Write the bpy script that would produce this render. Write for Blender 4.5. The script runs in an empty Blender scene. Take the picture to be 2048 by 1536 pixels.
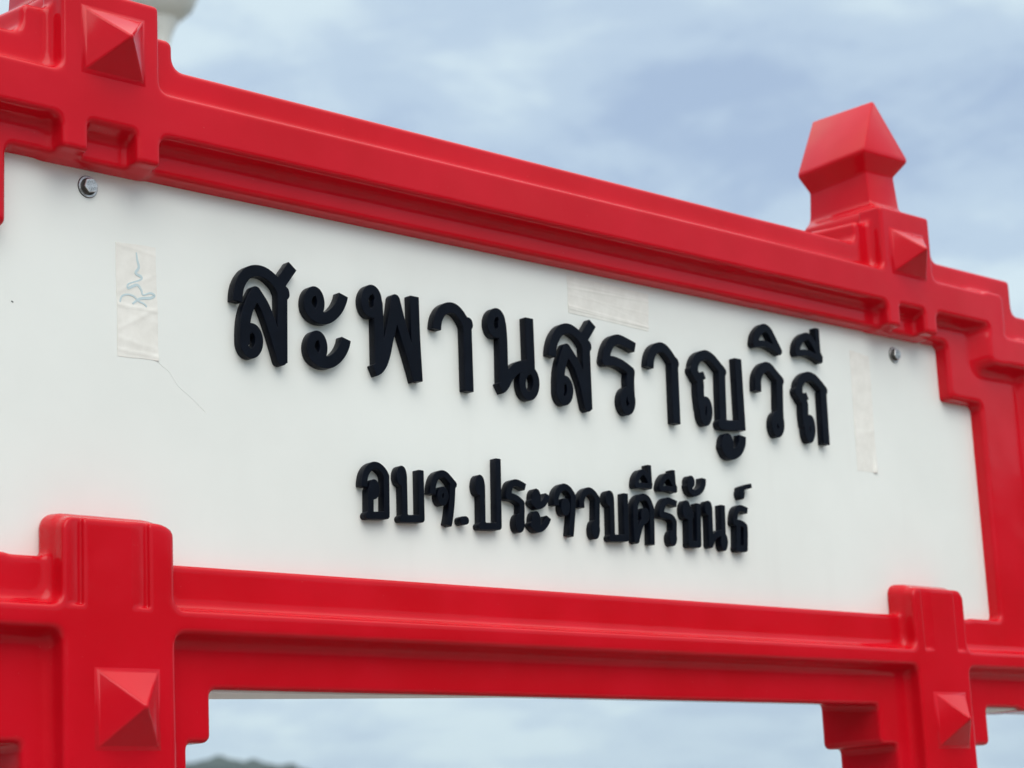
import bpy, bmesh, math, random
import numpy as np
from mathutils import Matrix, Vector
R = math.radians
rnd = random.Random(7)
SC = bpy.context.scene
COL = SC.collection

# ------------------------------------------------------------------ camera
CAM_H = 1.50                      # eye height above the deck
SIGN_Z = CAM_H + 0.73517          # height of the sign's datum (its upper bolts)
cd = bpy.data.cameras.new('camera')
cam = bpy.data.objects.new('camera', cd)
COL.objects.link(cam)
cd.sensor_fit = 'HORIZONTAL'
cd.sensor_width = 36.0
cd.lens = 4400.0 / 2048.0 * 36.0
cd.clip_start = 0.05
cd.clip_end = 60000
rt = Vector((0.72520185, -0.68692569, -0.04706773))
up = Vector((-0.11299441, -0.18616545, 0.97599933))
bk = Vector((-0.67920139, -0.70247813, -0.2126263))
m = Matrix((rt, up, bk)).transposed().to_4x4()
m.translation = Vector((-1.258524, -1.946354, CAM_H))
cam.matrix_world = m
cd.dof.use_dof = True
cd.dof.focus_distance = 2.50
cd.dof.aperture_fstop = 7.2
cd.dof.aperture_blades = 0
SC.camera = cam

# ------------------------------------------------------------------ exposure, world, sun
SC.view_settings.view_transform = 'Standard'
SC.view_settings.look = 'None'
SC.view_settings.gamma = 1.0
SC.view_settings.use_curve_mapping = False
SC.view_settings.exposure = 0.25

SUN_EL, SUN_AZ = 48.0, 203.0      # azimuth measured from +Y towards +X
wd = bpy.data.worlds.new('World')
SC.world = wd
wd.use_nodes = True
nt = wd.node_tree
nt.nodes.clear()
def N(tree, typ, **kw):
    n = tree.nodes.new(typ)
    for k, v in kw.items():
        setattr(n, k, v)
    return n
def L(tree, a, b):
    tree.links.new(a, b)
wo = N(nt, 'ShaderNodeOutputWorld')
bg = N(nt, 'ShaderNodeBackground')
bg.inputs['Strength'].default_value = 0.1
L(nt, bg.outputs[0], wo.inputs['Surface'])
sky = N(nt, 'ShaderNodeTexSky', sky_type='NISHITA', sun_disc=False)
sky.sun_elevation = R(SUN_EL)
sky.sun_rotation = R(SUN_AZ)
sky.air_density = 1.3
sky.dust_density = 2.0
tc = N(nt, 'ShaderNodeTexCoord')
sp = N(nt, 'ShaderNodeSeparateXYZ')
L(nt, tc.outputs['Generated'], sp.inputs[0])
# the cloud sheet is flat overhead, so it closes up towards the horizon
def mth(tree, op, a, b=None, c=None):
    n = N(tree, 'ShaderNodeMath', operation=op)
    for i, v in enumerate((a, b, c)):
        if v is None:
            continue
        if isinstance(v, (int, float)):
            n.inputs[i].default_value = v
        else:
            L(tree, v, n.inputs[i])
    return n.outputs[0]
zz = mth(nt, 'ADD', mth(nt, 'MAXIMUM', sp.outputs['Z'], 0.0), 0.22)
cx = mth(nt, 'DIVIDE', sp.outputs['X'], zz)
cy = mth(nt, 'DIVIDE', sp.outputs['Y'], zz)
cb = N(nt, 'ShaderNodeCombineXYZ')
L(nt, cx, cb.inputs[0]); L(nt, cy, cb.inputs[1])
def noise(tree, vec, scale, detail=3.0, rough=0.5, dist=0.0, off=(0, 0, 0)):
    mp = N(tree, 'ShaderNodeMapping')
    mp.inputs['Location'].default_value = off
    L(tree, vec, mp.inputs['Vector'])
    n = N(tree, 'ShaderNodeTexNoise')
    n.inputs['Scale'].default_value = scale
    n.inputs['Detail'].default_value = detail
    n.inputs['Roughness'].default_value = rough
    n.inputs['Distortion'].default_value = dist
    L(tree, mp.outputs[0], n.inputs['Vector'])
    return n.outputs['Fac']
def ramp(tree, fac, stops, interp='EASE'):
    n = N(tree, 'ShaderNodeValToRGB')
    cr = n.color_ramp
    cr.interpolation = interp
    while len(cr.elements) < len(stops):
        cr.elements.new(0.5)
    for el, (p, c) in zip(cr.elements, stops):
        el.position = p
        el.color = c if len(c) == 4 else (*c, 1)
    L(tree, fac, n.inputs[0])
    return n.outputs[0]
def mixc(tree, fac, a, b, mode='MIX'):
    n = N(tree, 'ShaderNodeMix', data_type='RGBA', blend_type=mode)
    if isinstance(fac, (int, float)):
        n.inputs[0].default_value = fac
    else:
        L(tree, fac, n.inputs[0])
    for i, v in ((6, a), (7, b)):
        if isinstance(v, tuple):
            n.inputs[i].default_value = v if len(v) == 4 else (*v, 1)
        else:
            L(tree, v, n.inputs[i])
    return n.outputs[2]
n1 = noise(nt, cb.outputs[0], 2.4, 6.0, 0.55, 0.5, (3.1, 1.7, 0))
n2 = noise(nt, cb.outputs[0], 6.5, 5.0, 0.55, 0.3, (7.7, 4.4, 2))
cl = mth(nt, 'ADD', mth(nt, 'MULTIPLY', n1, 0.70), mth(nt, 'MULTIPLY', n2, 0.30))
cloud = ramp(nt, cl, [(0.41, (3.55, 4.6, 6.2)), (0.50, (4.6, 5.75, 7.0)), (0.61, (6.1, 7.3, 7.9))])
low = ramp(nt, sp.outputs['Z'], [(0.0, (1, 1, 1)), (0.16, (0, 0, 0))])
cloud = mixc(nt, mth(nt, 'MULTIPLY', low, 0.55), cloud, (4.7, 6.2, 7.1))
zen = ramp(nt, sp.outputs['Z'], [(0.40, (1, 1, 1)), (0.95, (3.6, 3.0, 2.45))])
cloud = mixc(nt, 1.0, cloud, zen, 'MULTIPLY')
tot = mixc(nt, 0.88, sky.outputs[0], cloud)
L(nt, tot, bg.inputs['Color'])

sl = bpy.data.lights.new('sun', 'SUN')
sl.energy = 1.5
sl.angle = R(55)
sl.color = (1.0, 0.965, 0.92)
sun = bpy.data.objects.new('sun', sl)
COL.objects.link(sun)
sd = Vector((math.sin(R(SUN_AZ)) * math.cos(R(SUN_EL)), math.cos(R(SUN_AZ)) * math.cos(R(SUN_EL)), math.sin(R(SUN_EL))))
sun.rotation_euler = sd.to_track_quat('Z', 'Y').to_euler()
sun.location = sd * 30

# ------------------------------------------------------------------ helpers
def tag(o, label=None, cat=None, group=None, kind=None):
    for k, v in (('label', label), ('category', cat), ('group', group), ('kind', kind)):
        if v:
            o[k] = v
    return o
def link(name, me, mat=None, parent=None, loc=None):
    o = bpy.data.objects.new(name, me)
    COL.objects.link(o)
    if mat is not None and me is not None:
        me.materials.clear()
        me.materials.append(mat)
    if parent is not None:
        o.parent = parent
    if loc is not None:
        o.location = loc
    return o
def bm_mesh(name, bm):
    me = bpy.data.meshes.new(name)
    bmesh.ops.recalc_face_normals(bm, faces=bm.faces[:])
    bm.to_mesh(me)
    bm.free()
    return me
def smooth(me, angle=35):
    me.polygons.foreach_set('use_smooth', [True] * len(me.polygons))
    me.set_sharp_from_angle(angle=R(angle))
    return me
def sgn(u, w, t):
    """sign millimetres (along, up, out of the face) to metres about the sign's middle"""
    return ((u - 717.0) / 1000.0, -t / 1000.0, w / 1000.0)
def box_bm(bm, lo, hi):
    x0, y0, z0 = lo; x1, y1, z1 = hi
    v = [bm.verts.new(p) for p in ((x0, y0, z0), (x1, y0, z0), (x1, y1, z0), (x0, y1, z0), (x0, y0, z1), (x1, y0, z1), (x1, y1, z1), (x0, y1, z1))]
    for f in ((0, 3, 2, 1), (4, 5, 6, 7), (0, 1, 5, 4), (1, 2, 6, 5), (2, 3, 7, 6), (3, 0, 4, 7)):
        bm.faces.new([v[i] for i in f])
    return v
def rings(bm, loops, cap=True):
    """skin a list of equally long vertex loops"""
    vs = [[bm.verts.new(p) for p in lp] for lp in loops]
    n = len(vs[0])
    for a, b in zip(vs, vs[1:]):
        for i in range(n):
            j = (i + 1) % n
            bm.faces.new((a[i], a[j], b[j], b[i]))
    if cap:
        bm.faces.new(list(reversed(vs[0])))
        bm.faces.new(vs[-1])
    return vs
def lathe(bm, prof, seg=40, c=(0, 0)):
    rings(bm, [[(c[0] + r * math.cos(2 * math.pi * k / seg), c[1] + r * math.sin(2 * math.pi * k / seg), z) for k in range(seg)] for r, z in prof])

# ------------------------------------------------------------------ materials
def mat(name):
    m = bpy.data.materials.new(name)
    m.use_nodes = True
    t = m.node_tree
    p = t.nodes['Principled BSDF']
    return m, t, p
def objco(t):
    return N(t, 'ShaderNodeTexCoord').outputs['Object']
def bump(t, p, h, strength, dist):
    b = N(t, 'ShaderNodeBump')
    b.inputs['Strength'].default_value = strength
    b.inputs['Distance'].default_value = dist
    L(t, h, b.inputs['Height'])
    L(t, b.outputs[0], p.inputs['Normal'])
    return b

M_RED, t, p = mat('red_gelcoat')
oc = objco(t)
a = noise(t, oc, 9, 3, 0.5)
c = ramp(t, a, [(0.3, (0.57, 0.0045, 0.0120)), (0.7, (0.62, 0.0062, 0.0170))])
dirt = noise(t, oc, 260, 2, 0.6, 0, (3, 3, 1))
dm = ramp(t, dirt, [(0.74, (0, 0, 0)), (0.78, (1, 1, 1))], 'LINEAR')
c = mixc(t, mth(t, 'MULTIPLY', dm, 0.25), c, (0.62, 0.16, 0.15))
L(t, c, p.inputs['Base Color'])
rg = noise(t, oc, 22, 4, 0.6, 0, (1, 5, 2))
L(t, mth(t, 'ADD', mth(t, 'MULTIPLY', rg, 0.10), 0.08), p.inputs['Roughness'])
p.inputs['IOR'].default_value = 1.31
p.inputs['Coat Weight'].default_value = 0.0
p.inputs['Coat Roughness'].default_value = 0.08
w1 = noise(t, oc, 7, 2, 0.5, 0, (0, 2, 9))
w2_ = noise(t, oc, 60, 2, 0.5, 0, (4, 2, 0))
bump(t, p, mth(t, 'ADD', w1, mth(t, 'MULTIPLY', w2_, 0.02)), 0.18, 0.012)

M_PANEL, t, p = mat('white_panel')
oc = objco(t)
a = noise(t, oc, 3.2, 4, 0.6)
c = ramp(t, a, [(0.3, (0.825, 0.835, 0.785)), (0.7, (0.87, 0.88, 0.83))])
sp_ = noise(t, oc, 190, 2, 0.5, 0, (8, 1, 1))
sm = ramp(t, sp_, [(0.765, (0, 0, 0)), (0.80, (1, 1, 1))], 'LINEAR')
c = mixc(t, mth(t, 'MULTIPLY', sm, 0.16), c, (0.45, 0.44, 0.42))
mp = N(t, 'ShaderNodeMapping'); mp.inputs['Scale'].default_value = (14, 14, 0.8)
L(t, oc, mp.inputs['Vector'])
st_ = noise(t, mp.outputs[0], 1.0, 4, 0.65)
c = mixc(t, mth(t, 'MULTIPLY', ramp(t, st_, [(0.55, (0, 0, 0)), (0.8, (1, 1, 1))]), 0.10), c, (0.66, 0.64, 0.60))
L(t, c, p.inputs['Base Color'])
p.inputs['Roughness'].default_value = 0.32
bump(t, p, noise(t, oc, 500, 2, 0.6), 0.06, 0.0006)

M_INK, t, p = mat('black_lettering')
oc = objco(t)
a = noise(t, oc, 35, 3, 0.6)
L(t, ramp(t, a, [(0.3, (0.0010, 0.0022, 0.0062)), (0.75, (0.0022, 0.0040, 0.0095))]), p.inputs['Base Color'])
L(t, mth(t, 'ADD', mth(t, 'MULTIPLY', noise(t, oc, 120, 3, 0.6), 0.25), 0.27), p.inputs['Roughness'])
p.inputs['Specular IOR Level'].default_value = 0.13
bump(t, p, noise(t, oc, 700, 2, 0.5), 0.10, 0.0006)

M_STEEL, t, p = mat('stainless_steel')
oc = objco(t)
a = noise(t, oc, 320, 3, 0.7)
L(t, ramp(t, a, [(0.35, (0.50, 0.49, 0.47)), (0.65, (0.78, 0.77, 0.75))]), p.inputs['Base Color'])
p.inputs['Metallic'].default_value = 0.9
p.inputs['Roughness'].default_value = 0.34
bump(t, p, noise(t, oc, 700, 2, 0.6, 0, (1, 1, 1)), 0.35, 0.0004)
M_STEELD, t, p = mat('weathered_steel_sides')
p.inputs['Base Color'].default_value = (0.10, 0.095, 0.088, 1)
p.inputs['Metallic'].default_value = 0.6
p.inputs['Roughness'].default_value = 0.42
M_RUBBER, t, p = mat('black_rubber')
p.inputs['Base Color'].default_value = (0.03, 0.028, 0.026, 1)
p.inputs['Roughness'].default_value = 0.7

M_TAPE, t, p = mat('cream_tape')
oc = objco(t)
a = noise(t, oc, 45, 4, 0.6)
wv = N(t, 'ShaderNodeTexWave', wave_type='BANDS', bands_direction='Z')
wv.inputs['Scale'].default_value = 420
L(t, oc, wv.inputs['Vector'])
c = ramp(t, a, [(0.3, (0.80, 0.775, 0.71)), (0.7, (0.88, 0.855, 0.79))])
L(t, c, p.inputs['Base Color'])
p.inputs['Roughness'].default_value = 0.55
bump(t, p, mth(t, 'ADD', mth(t, 'MULTIPLY', wv.outputs['Fac'], 0.04), noise(t, oc, 70, 2, 0.5, 0.2)), 0.10, 0.0014)
M_PEN, t, p = mat('faded_blue_pen')
p.inputs['Base Color'].default_value = (0.56, 0.67, 0.69, 1)
p.inputs['Roughness'].default_value = 0.6
M_SCR, t, p = mat('hairline_mark')
p.inputs['Base Color'].default_value = (0.78, 0.79, 0.75, 1)
p.inputs['Roughness'].default_value = 0.7

M_DECK, t, p = mat('concrete_deck')
oc = objco(t)
a = noise(t, oc, 1.4, 6, 0.65)
L(t, ramp(t, a, [(0.3, (0.16, 0.15, 0.135)), (0.7, (0.24, 0.225, 0.20))]), p.inputs['Base Color'])
p.inputs['Roughness'].default_value = 0.85
bump(t, p, noise(t, oc, 40, 5, 0.7), 0.4, 0.01)
M_SEA, t, p = mat('sea_water')
p.inputs['Base Color'].default_value = (0.03, 0.09, 0.10, 1)
p.inputs['Roughness'].default_value = 0.12
bump(t, p, noise(t, objco(t), 0.5, 6, 0.6), 0.6, 0.3)
M_HILL, t, p = mat('wooded_hill')
oc = objco(t)
a = noise(t, oc, 0.02, 6, 0.6)
L(t, ramp(t, a, [(0.35, (0.016, 0.032, 0.028)), (0.7, (0.030, 0.052, 0.042))]), p.inputs['Base Color'])
p.inputs['Roughness'].default_value = 0.9
M_LAMP, t, p = mat('lamp_white_paint')
L(t, ramp(t, noise(t, objco(t), 8, 3, 0.6), [(0.3, (0.78, 0.77, 0.71)), (0.7, (0.86, 0.85, 0.79))]), p.inputs['Base Color'])
p.inputs['Roughness'].default_value = 0.35
M_LAMPD, t, p = mat('lamp_darker_band')  # plain cream tone, a little darker than the globe
p.inputs['Base Color'].default_value = (0.62, 0.60, 0.54, 1)
p.inputs['Roughness'].default_value = 0.45

# ------------------------------------------------------------------ setting: deck, sea, hills
bm = bmesh.new()
box_bm(bm, (-22, -9, -0.55), (24, 16.0, 0.0))
deck = tag(link('pier_deck', bm_mesh('pier_deck', bm), M_DECK), kind='structure')
bm = bmesh.new()
bmesh.ops.create_grid(bm, x_segments=8, y_segments=8, size=3500)
sea = tag(link('sea', bm_mesh('sea', bm), M_SEA, loc=(0, 0, -5.0)), kind='structure')

def hill(name, pts, dist, depth, label=None):
    """a wooded ridge: crest heights given as (azimuth, elevation) seen from the deck"""
    pts = np.array(pts)
    az = np.linspace(pts[0, 0], pts[-1, 0], 420)
    el = np.interp(az, pts[:, 0], pts[:, 1])
    r2 = random.Random(3)
    rough = np.array([r2.gauss(0, 1) for _ in az])
    rough = np.convolve(rough, [0.25, 0.5, 0.25], 'same')
    rows = 16
    bm = bmesh.new()
    grid = []
    for j in range(rows + 1):
        s = j / rows                                   # 0 foot on this side, crest at 0.5
        row = []
        for i, a_ in enumerate(az):
            prof = math.sin(math.pi * s) ** 0.8
            top = dist * math.tan(R(el[i])) + 1.5
            h = top * prof + (rough[i] * 1.3 * prof if j else 0)
            h += prof * 3.0 * math.sin(i * 0.7 + j * 2.3) * (0 if j == rows // 2 else 1)
            d = dist + (s - 0.5) * depth
            row.append(bm.verts.new((math.sin(R(a_)) * d - 1.26, math.cos(R(a_)) * d - 1.95, h - 5.2 if j in (0, rows) else h)))
        grid.append(row)
    for j in range(rows):
        for i in range(len(az) - 1):
            bm.faces.new((grid[j][i], grid[j][i + 1], grid[j + 1][i + 1], grid[j + 1][i]))
    me = bm_mesh(name, bm)
    return tag(link(name, me, M_HILL), kind='structure')
hill('hills', [(22, 0.05), (26, 0.9), (29, 1.6), (32, 2.2), (34.3, 2.62), (35.05, 2.74), (35.36, 2.84), (35.6, 2.92), (36.0, 2.96), (36.24, 2.96), (36.62, 2.88),
     (37.12, 2.80), (37.63, 2.73), (38.0, 2.65), (39.4, 2.3), (42, 1.6), (46, 1.2), (52, 0.9), (58, 0.5), (64, 0.05)], 2600, 900)

# unseen wooded ridge on the town side, added so the frame's gloss mirrors dark land
hill('added_headland', [(96, 0.2), (106, 4.5), (116, 7.5), (126, 9.5), (136, 8.0), (146, 10.0), (158, 7.0), (172, 5.5), (188, 6.5), (204, 6.0), (222, 7.5), (240, 6.0), (258, 8.0), (274, 6.5), (290, 8.0), (306, 7.0), (318, 6.5), (328, 4.0), (336, 0.2)], 420, 260)

# sea air
bm = bmesh.new()
box_bm(bm, (-3600, -3600, -6.2), (3600, 3600, 190.0))
M_HAZE = bpy.data.materials.new('haze')
M_HAZE.use_nodes = True
M_HAZE.node_tree.nodes.clear()
ho = N(M_HAZE.node_tree, 'ShaderNodeOutputMaterial')
hv = N(M_HAZE.node_tree, 'ShaderNodeVolumePrincipled')
hv.inputs['Color'].default_value = (0.80, 0.90, 1.0, 1)
hv.inputs['Density'].default_value = 0.00004
L(M_HAZE.node_tree, hv.outputs[0], ho.inputs['Volume'])
tag(link('haze', bm_mesh('haze', bm), M_HAZE), kind='stuff')

# ------------------------------------------------------------------ street lamp behind the sign
lx, ly = math.sin(R(34.85)) * 12.0 - 1.26, math.cos(R(34.85)) * 12.0 - 1.95
lamp = bpy.data.objects.new('street_lamp', None); COL.objects.link(lamp); lamp.location = (lx, ly, 0.0)
tag(lamp, 'white round street lamp, blurred, behind the top left post of the red sign', 'street lamp')
LZ = 6.50
bm = bmesh.new(); lathe(bm, [(0.02, LZ - 0.205), (0.11, LZ - 0.20), (0.19, LZ - 0.13), (0.23, LZ - 0.03), (0.24, LZ + 0.04), (0.225, LZ + 0.13), (0.16, LZ + 0.21), (0.06, LZ + 0.235), (0.01, LZ + 0.24)])
link('globe', smooth(bm_mesh('globe', bm), 60), M_LAMP, lamp)
bm = bmesh.new(); lathe(bm, [(0.235, LZ + 0.02), (0.247, LZ + 0.03), (0.247, LZ + 0.07), (0.235, LZ + 0.08)])
link('band', smooth(bm_mesh('band', bm), 40), M_LAMPD, lamp)
bm = bmesh.new(); lathe(bm, [(0.045, LZ - 0.42), (0.05, LZ - 0.36), (0.075, LZ - 0.27), (0.115, LZ - 0.19), (0.12, LZ - 0.165), (0.10, LZ - 0.155)])
link('holder', smooth(bm_mesh('holder', bm), 40), M_LAMP, lamp)
bm = bmesh.new(); lathe(bm, [(0.11, 0.11), (0.11, 0.35), (0.07, 0.42), (0.055, 1.2), (0.04, LZ - 0.42)])
link('pole', smooth(bm_mesh('pole', bm), 40), M_LAMP, lamp)
bm = bmesh.new(); box_bm(bm, (-0.3, -0.3, 0.0), (0.3, 0.3, 0.12))
link('footing', bm_mesh('footing', bm), M_DECK, lamp)

# ------------------------------------------------------------------ the sign
sign = bpy.data.objects.new('name_sign', None); COL.objects.link(sign); sign.location = (0.717, 0, 0)
tag(sign, 'red moulded frame and white board with two lines of raised black Thai letters', 'sign')
UP = (0, 0, SIGN_Z)

# --- the moulded frame is one distance field (millimetres; d = distance from the middle),
#     meshed by surface nets, mirrored, and cut into its parts
HS = 2.0
D0, W0, T0 = -1.0, -665.0, -94.0
ND, NW, NT = 574, 450, 74
gd = (D0 + HS * np.arange(ND, dtype=np.float32))
gw = (W0 + HS * np.arange(NW, dtype=np.float32))
gt = (T0 + HS * np.arange(NT, dtype=np.float32))
def smin(a, b, k):
    h = np.maximum(k - np.abs(a - b), 0) / k
    return np.minimum(a, b) - h * h * k * 0.25
def win(lo, hi, g):
    i = int(np.searchsorted(g, lo)); j = int(np.searchsorted(g, hi))
    return max(i, 0), min(j, len(g))
def smax(a, b, k):
    return -smin(-a, -b, k)
def box2(F, u0, u1, w0, w1, r=5.0, sl=(0, 0, 0, 0), k=6.0, sub=False, tref=0.0, tin=(-1e3, 1e3)):
    """join (or cut) a rounded rectangle, run through the whole depth; sl = how far each side
    moves out per mm behind tref; a cut can be limited to a range of depth"""
    ext = max(abs(v) for v in sl) * 125 + 34
    a = win(u0 - ext, u1 + ext, gd); b = win(w0 - ext, w1 + ext, gw)
    U = gd[a[0]:a[1]][:, None, None]; Wv = gw[b[0]:b[1]][None, :, None]; T = gt[None, None, :]
    back = tref - T
    dx = np.maximum(u0 - sl[0] * back - U, U - u1 - sl[1] * back) + r
    dy = np.maximum(w0 - sl[2] * back - Wv, Wv - w1 - sl[3] * back) + r
    z = np.zeros_like(dx + dy)
    dx = dx + z; dy = dy + z
    q = np.sqrt(np.maximum(dx, 0) ** 2 + np.maximum(dy, 0) ** 2) + np.minimum(np.maximum(dx, dy), 0) - r
    if tin[0] > -900:
        q = smax(q, tin[0] - T + z, 5.0)
    v = F[a[0]:a[1], b[0]:b[1]]
    v[...] = smax(v, -q, k) if sub else smin(v, q, k)
PC = 714.0                                                # post centre
BK = -86.0
TT = gt[None, None, :]
# body: everything up to 21 mm in front of the board
S = np.full((ND, NW, NT), 30.0, np.float32)
box2(S, -80, 1020, -540, 150, 8, (0, 0, -0.085, 0), k=18, tref=21.0)
box2(S, PC - 97, PC + 97, 60, 185, 9, (0, 0.05, 0, 0.05), k=18)
box2(S, 940, 1134, -540, 93, 9, k=18)
box2(S, PC - 133, PC + 133, -596, -480, 9, k=10)
box2(S, PC - 96, PC + 96, -900, -560, 7, k=10)
# opening that shows the white board
box2(S, -120, 826, -406, 20, 10, (0, -0.15, 0, -0.10), k=4, sub=True)
box2(S, -120, 906, -406, -68, 10, (0, -0.15, 0, -0.10), k=8, sub=True)
box2(S, PC - 61, PC + 62, -470, -363, 15, (0.03, 0.03, 0, 0.1), k=5)
S = smax(S, np.maximum(TT - 21, BK - TT), 7.0)
# raised mouldings: 45 mm in front of the board
Q = np.full((ND, NW, NT), 30.0, np.float32)
def bar(*a, **kw):
    box2(Q, *a, tref=45, **kw)
bar(-80, 956, 59, 109, 4, (0, 0.08, 0.22, 0.12), k=3)
bar(917, 956, 3, 109, 8, (1.0, 0.08, 0.3, 0.12), k=16)
bar(917, 1076, -1, 43, 8, (0.6, 0.08, 0.55, 0.12), k=16)
bar(1033, 1076, -480, 43, 8, (0.6, 0.08, 0.3, 0.12), k=16)
bar(-80, 1076, -483, -460, 4, (0, 0.08, 0.26, 0.12), k=16)
bar(PC - 62, PC + 61, 23, 230, 5, (0.03, 0.03, 0.05, 0.1), k=16)
bar(PC - 62, PC + 63, -900, -370, 14, (0.03, 0.03, 0, 0.12), k=16)
bar(PC - 32, PC + 30, -60, 59, 7, (0, -0.1, 0, -0.5), k=4, sub=True, tin=(20.0, 99))
Q = smax(Q, np.maximum(TT - 45, 4.0 - TT), 5.5)
Q = smax(Q, (gw[None, :, None] - 209) + np.zeros_like(Q), 6.0)
S = smin(S, Q, 12.0)
del Q
# two shallow flutes on the head of each lower post: a step on the left that runs out to the right
for c0 in (PC - 41, PC + 39):
    a = win(c0 - 12, c0 + 40, gd); b = win(-475, -350, gw)
    U = gd[a[0]:a[1]][:, None, None]; Wv = gw[b[0]:b[1]][None, :, None]
    def flute(u_, sgn_):
        return np.maximum(np.maximum(-u_, u_ - 19), np.maximum(-459 - Wv + 0 * u_, (39.6 + u_ * 0.29) - TT))
    q = flute(U - c0, 1)
    v = S[a[0]:a[1], b[0]:b[1]]
    v[...] = smax(v, -q, 3.0)
def nets(S):
    ins = S < 0
    c8 = [(i, j, k) for i in (0, 1) for j in (0, 1) for k in (0, 1)]
    n = np.zeros((ND - 1, NW - 1, NT - 1), np.int8)
    for i, j, k in c8:
        n += ins[i:ND - 1 + i, j:NW - 1 + j, k:NT - 1 + k]
    act = (n > 0) & (n < 8)
    ci, cj, ck = np.nonzero(act)
    idx = np.full(act.shape, -1, np.int32)
    idx[ci, cj, ck] = np.arange(len(ci))
    val = {c: S[ci + c[0], cj + c[1], ck + c[2]] for c in c8}
    acc = np.zeros((len(ci), 3)); cnt = np.zeros(len(ci))
    for a in c8:
        for ax in range(3):
            if a[ax] == 0:
                b = list(a); b[ax] = 1; b = tuple(b)
                va, vb = val[a], val[b]
                cr = (va < 0) != (vb < 0)
                tt = np.where(cr, va / np.where(cr, va - vb, 1), 0)
                pnt = np.zeros((len(ci), 3)); pnt[:] = a
                pnt[:, ax] = tt
                acc[cr] += pnt[cr]; cnt[cr] += 1
    loc = acc / cnt[:, None]
    # gradient (central differences blended over the cell corners)
    g = np.zeros((len(ci), 3))
    for c in c8:
        wgt = np.ones(len(ci))
        for ax in range(3):
            wgt = wgt * (loc[:, ax] if c[ax] else 1 - loc[:, ax])
        x, y, z = ci + c[0], cj + c[1], ck + c[2]
        for ax, (q, lim) in enumerate(((x, ND), (y, NW), (z, NT))):
            qa = [x, y, z]; qb = [x, y, z]
            qa[ax] = np.maximum(q - 1, 0); qb[ax] = np.minimum(q + 1, lim - 1)
            g[:, ax] += wgt * (S[qb[0], qb[1], qb[2]] - S[qa[0], qa[1], qa[2]]) / np.maximum(qb[ax] - qa[ax], 1)
    g /= np.maximum(np.linalg.norm(g, axis=1), 1e-6)[:, None]
    P = np.stack([D0 + HS * (ci + loc[:, 0]), W0 + HS * (cj + loc[:, 1]), T0 + HS * (ck + loc[:, 2])], 1)
    quads = []
    for ax in range(3):
        a0 = [slice(1, ND - 1), slice(1, NW - 1), slice(1, NT - 1)]
        a1 = list(a0)
        sh = (ND, NW, NT)
        a0[ax] = slice(0, sh[ax] - 1); a1[ax] = slice(1, sh[ax])
        A, B = ins[tuple(a0)], ins[tuple(a1)]
        e = np.argwhere(A != B)
        flip = A[tuple(e.T)]
        base = e.copy()
        for q in range(3):
            if q != ax:
                base[:, q] += 1
        o1, o2 = (ax + 1) % 3, (ax + 2) % 3
        def cell(d1, d2):
            x = base.copy(); x[:, o1] -= d1; x[:, o2] -= d2
            return idx[x[:, 0], x[:, 1], x[:, 2]]
        q = np.stack([cell(1, 1), cell(0, 1), cell(0, 0), cell(1, 0)], 1)
        q[~flip] = q[~flip][:, ::-1]
        quads.append(q)
    return P, g, np.concatenate(quads)
P, G, QD = nets(S)
del S
P[P[:, 0] < 1.0, 0] = 0.0
G[P[:, 0] == 0.0, 0] = 0.0
cen = P[QD].mean(1)
inpost = np.abs(cen[:, 0] - PC) < 63.0
front = cen[:, 2] > 21.6
region = np.full(len(QD), 1)                              # 1 bottom rail
region[cen[:, 1] > 15] = 0                                # 0 top rail
region[(cen[:, 0] > PC + 97) & (cen[:, 1] > -800)] = 4    # 4 side frame
region[inpost & front & (cen[:, 1] > 15)] = 2             # 2 upper post
region[inpost & front & (cen[:, 1] < -300)] = 3           # 3 lower post
region[(np.abs(cen[:, 0] - PC) < 134) & (cen[:, 1] < -541)] = 3
def part_mesh(name, faces, mirror):
    """faces: list of (quad array, mirrored?)"""
    vs, ns, fs, off = [], [], [], 0
    for q, mir in faces:
        used, inv = np.unique(q, return_inverse=True)
        inv = inv.reshape(q.shape)
        p_ = P[used].copy(); g_ = G[used].copy()
        if mir:
            # the left lower post is cast a centimetre wider on its inner side
            k_ = np.clip((668 - p_[:, 0]) / 14, 0, 1) * np.clip((p_[:, 0] - 590) / 50, 0, 1)
            p_[:, 0] -= np.where(p_[:, 1] < -200, 10.5 * k_, 0)
            p_[:, 0] *= -1; g_[:, 0] *= -1
            inv = inv[:, ::-1]
        vs.append(p_); ns.append(g_); fs.append(inv + off); off += len(used)
    p_ = np.concatenate(vs); g_ = np.concatenate(ns); f_ = np.concatenate(fs)
    me = bpy.data.meshes.new(name)
    co = np.stack([p_[:, 0], -p_[:, 2], p_[:, 1]], 1) / 1000.0
    nn = np.stack([g_[:, 0], -g_[:, 2], g_[:, 1]], 1)
    me.vertices.add(len(co)); me.vertices.foreach_set('co', co.ravel())
    me.loops.add(f_.size); me.loops.foreach_set('vertex_index', f_.ravel().astype(np.int32))
    me.polygons.add(len(f_))
    me.polygons.foreach_set('loop_start', np.arange(0, f_.size, 4, dtype=np.int32))
    me.update(calc_edges=True)
    me.polygons.foreach_set('use_smooth', np.ones(len(f_), bool))
    me.normals_split_custom_set_from_vertices(nn.tolist())
    return me
def fq(r): return QD[region == r]
link('top_rail', part_mesh('top_rail', [(fq(0), False), (fq(0), True)], True), M_RED, sign, UP)
link('bottom_rail', part_mesh('bottom_rail', [(fq(1), False), (fq(1), True)], True), M_RED, sign, UP)
for nm, r in (('post', 2), ('leg', 3), ('side_frame', 4)):
    for mir in (True, False):
        link(nm, part_mesh(nm, [(fq(r), mir)], mir), M_RED, sign, UP)
del P, G, QD
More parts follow.
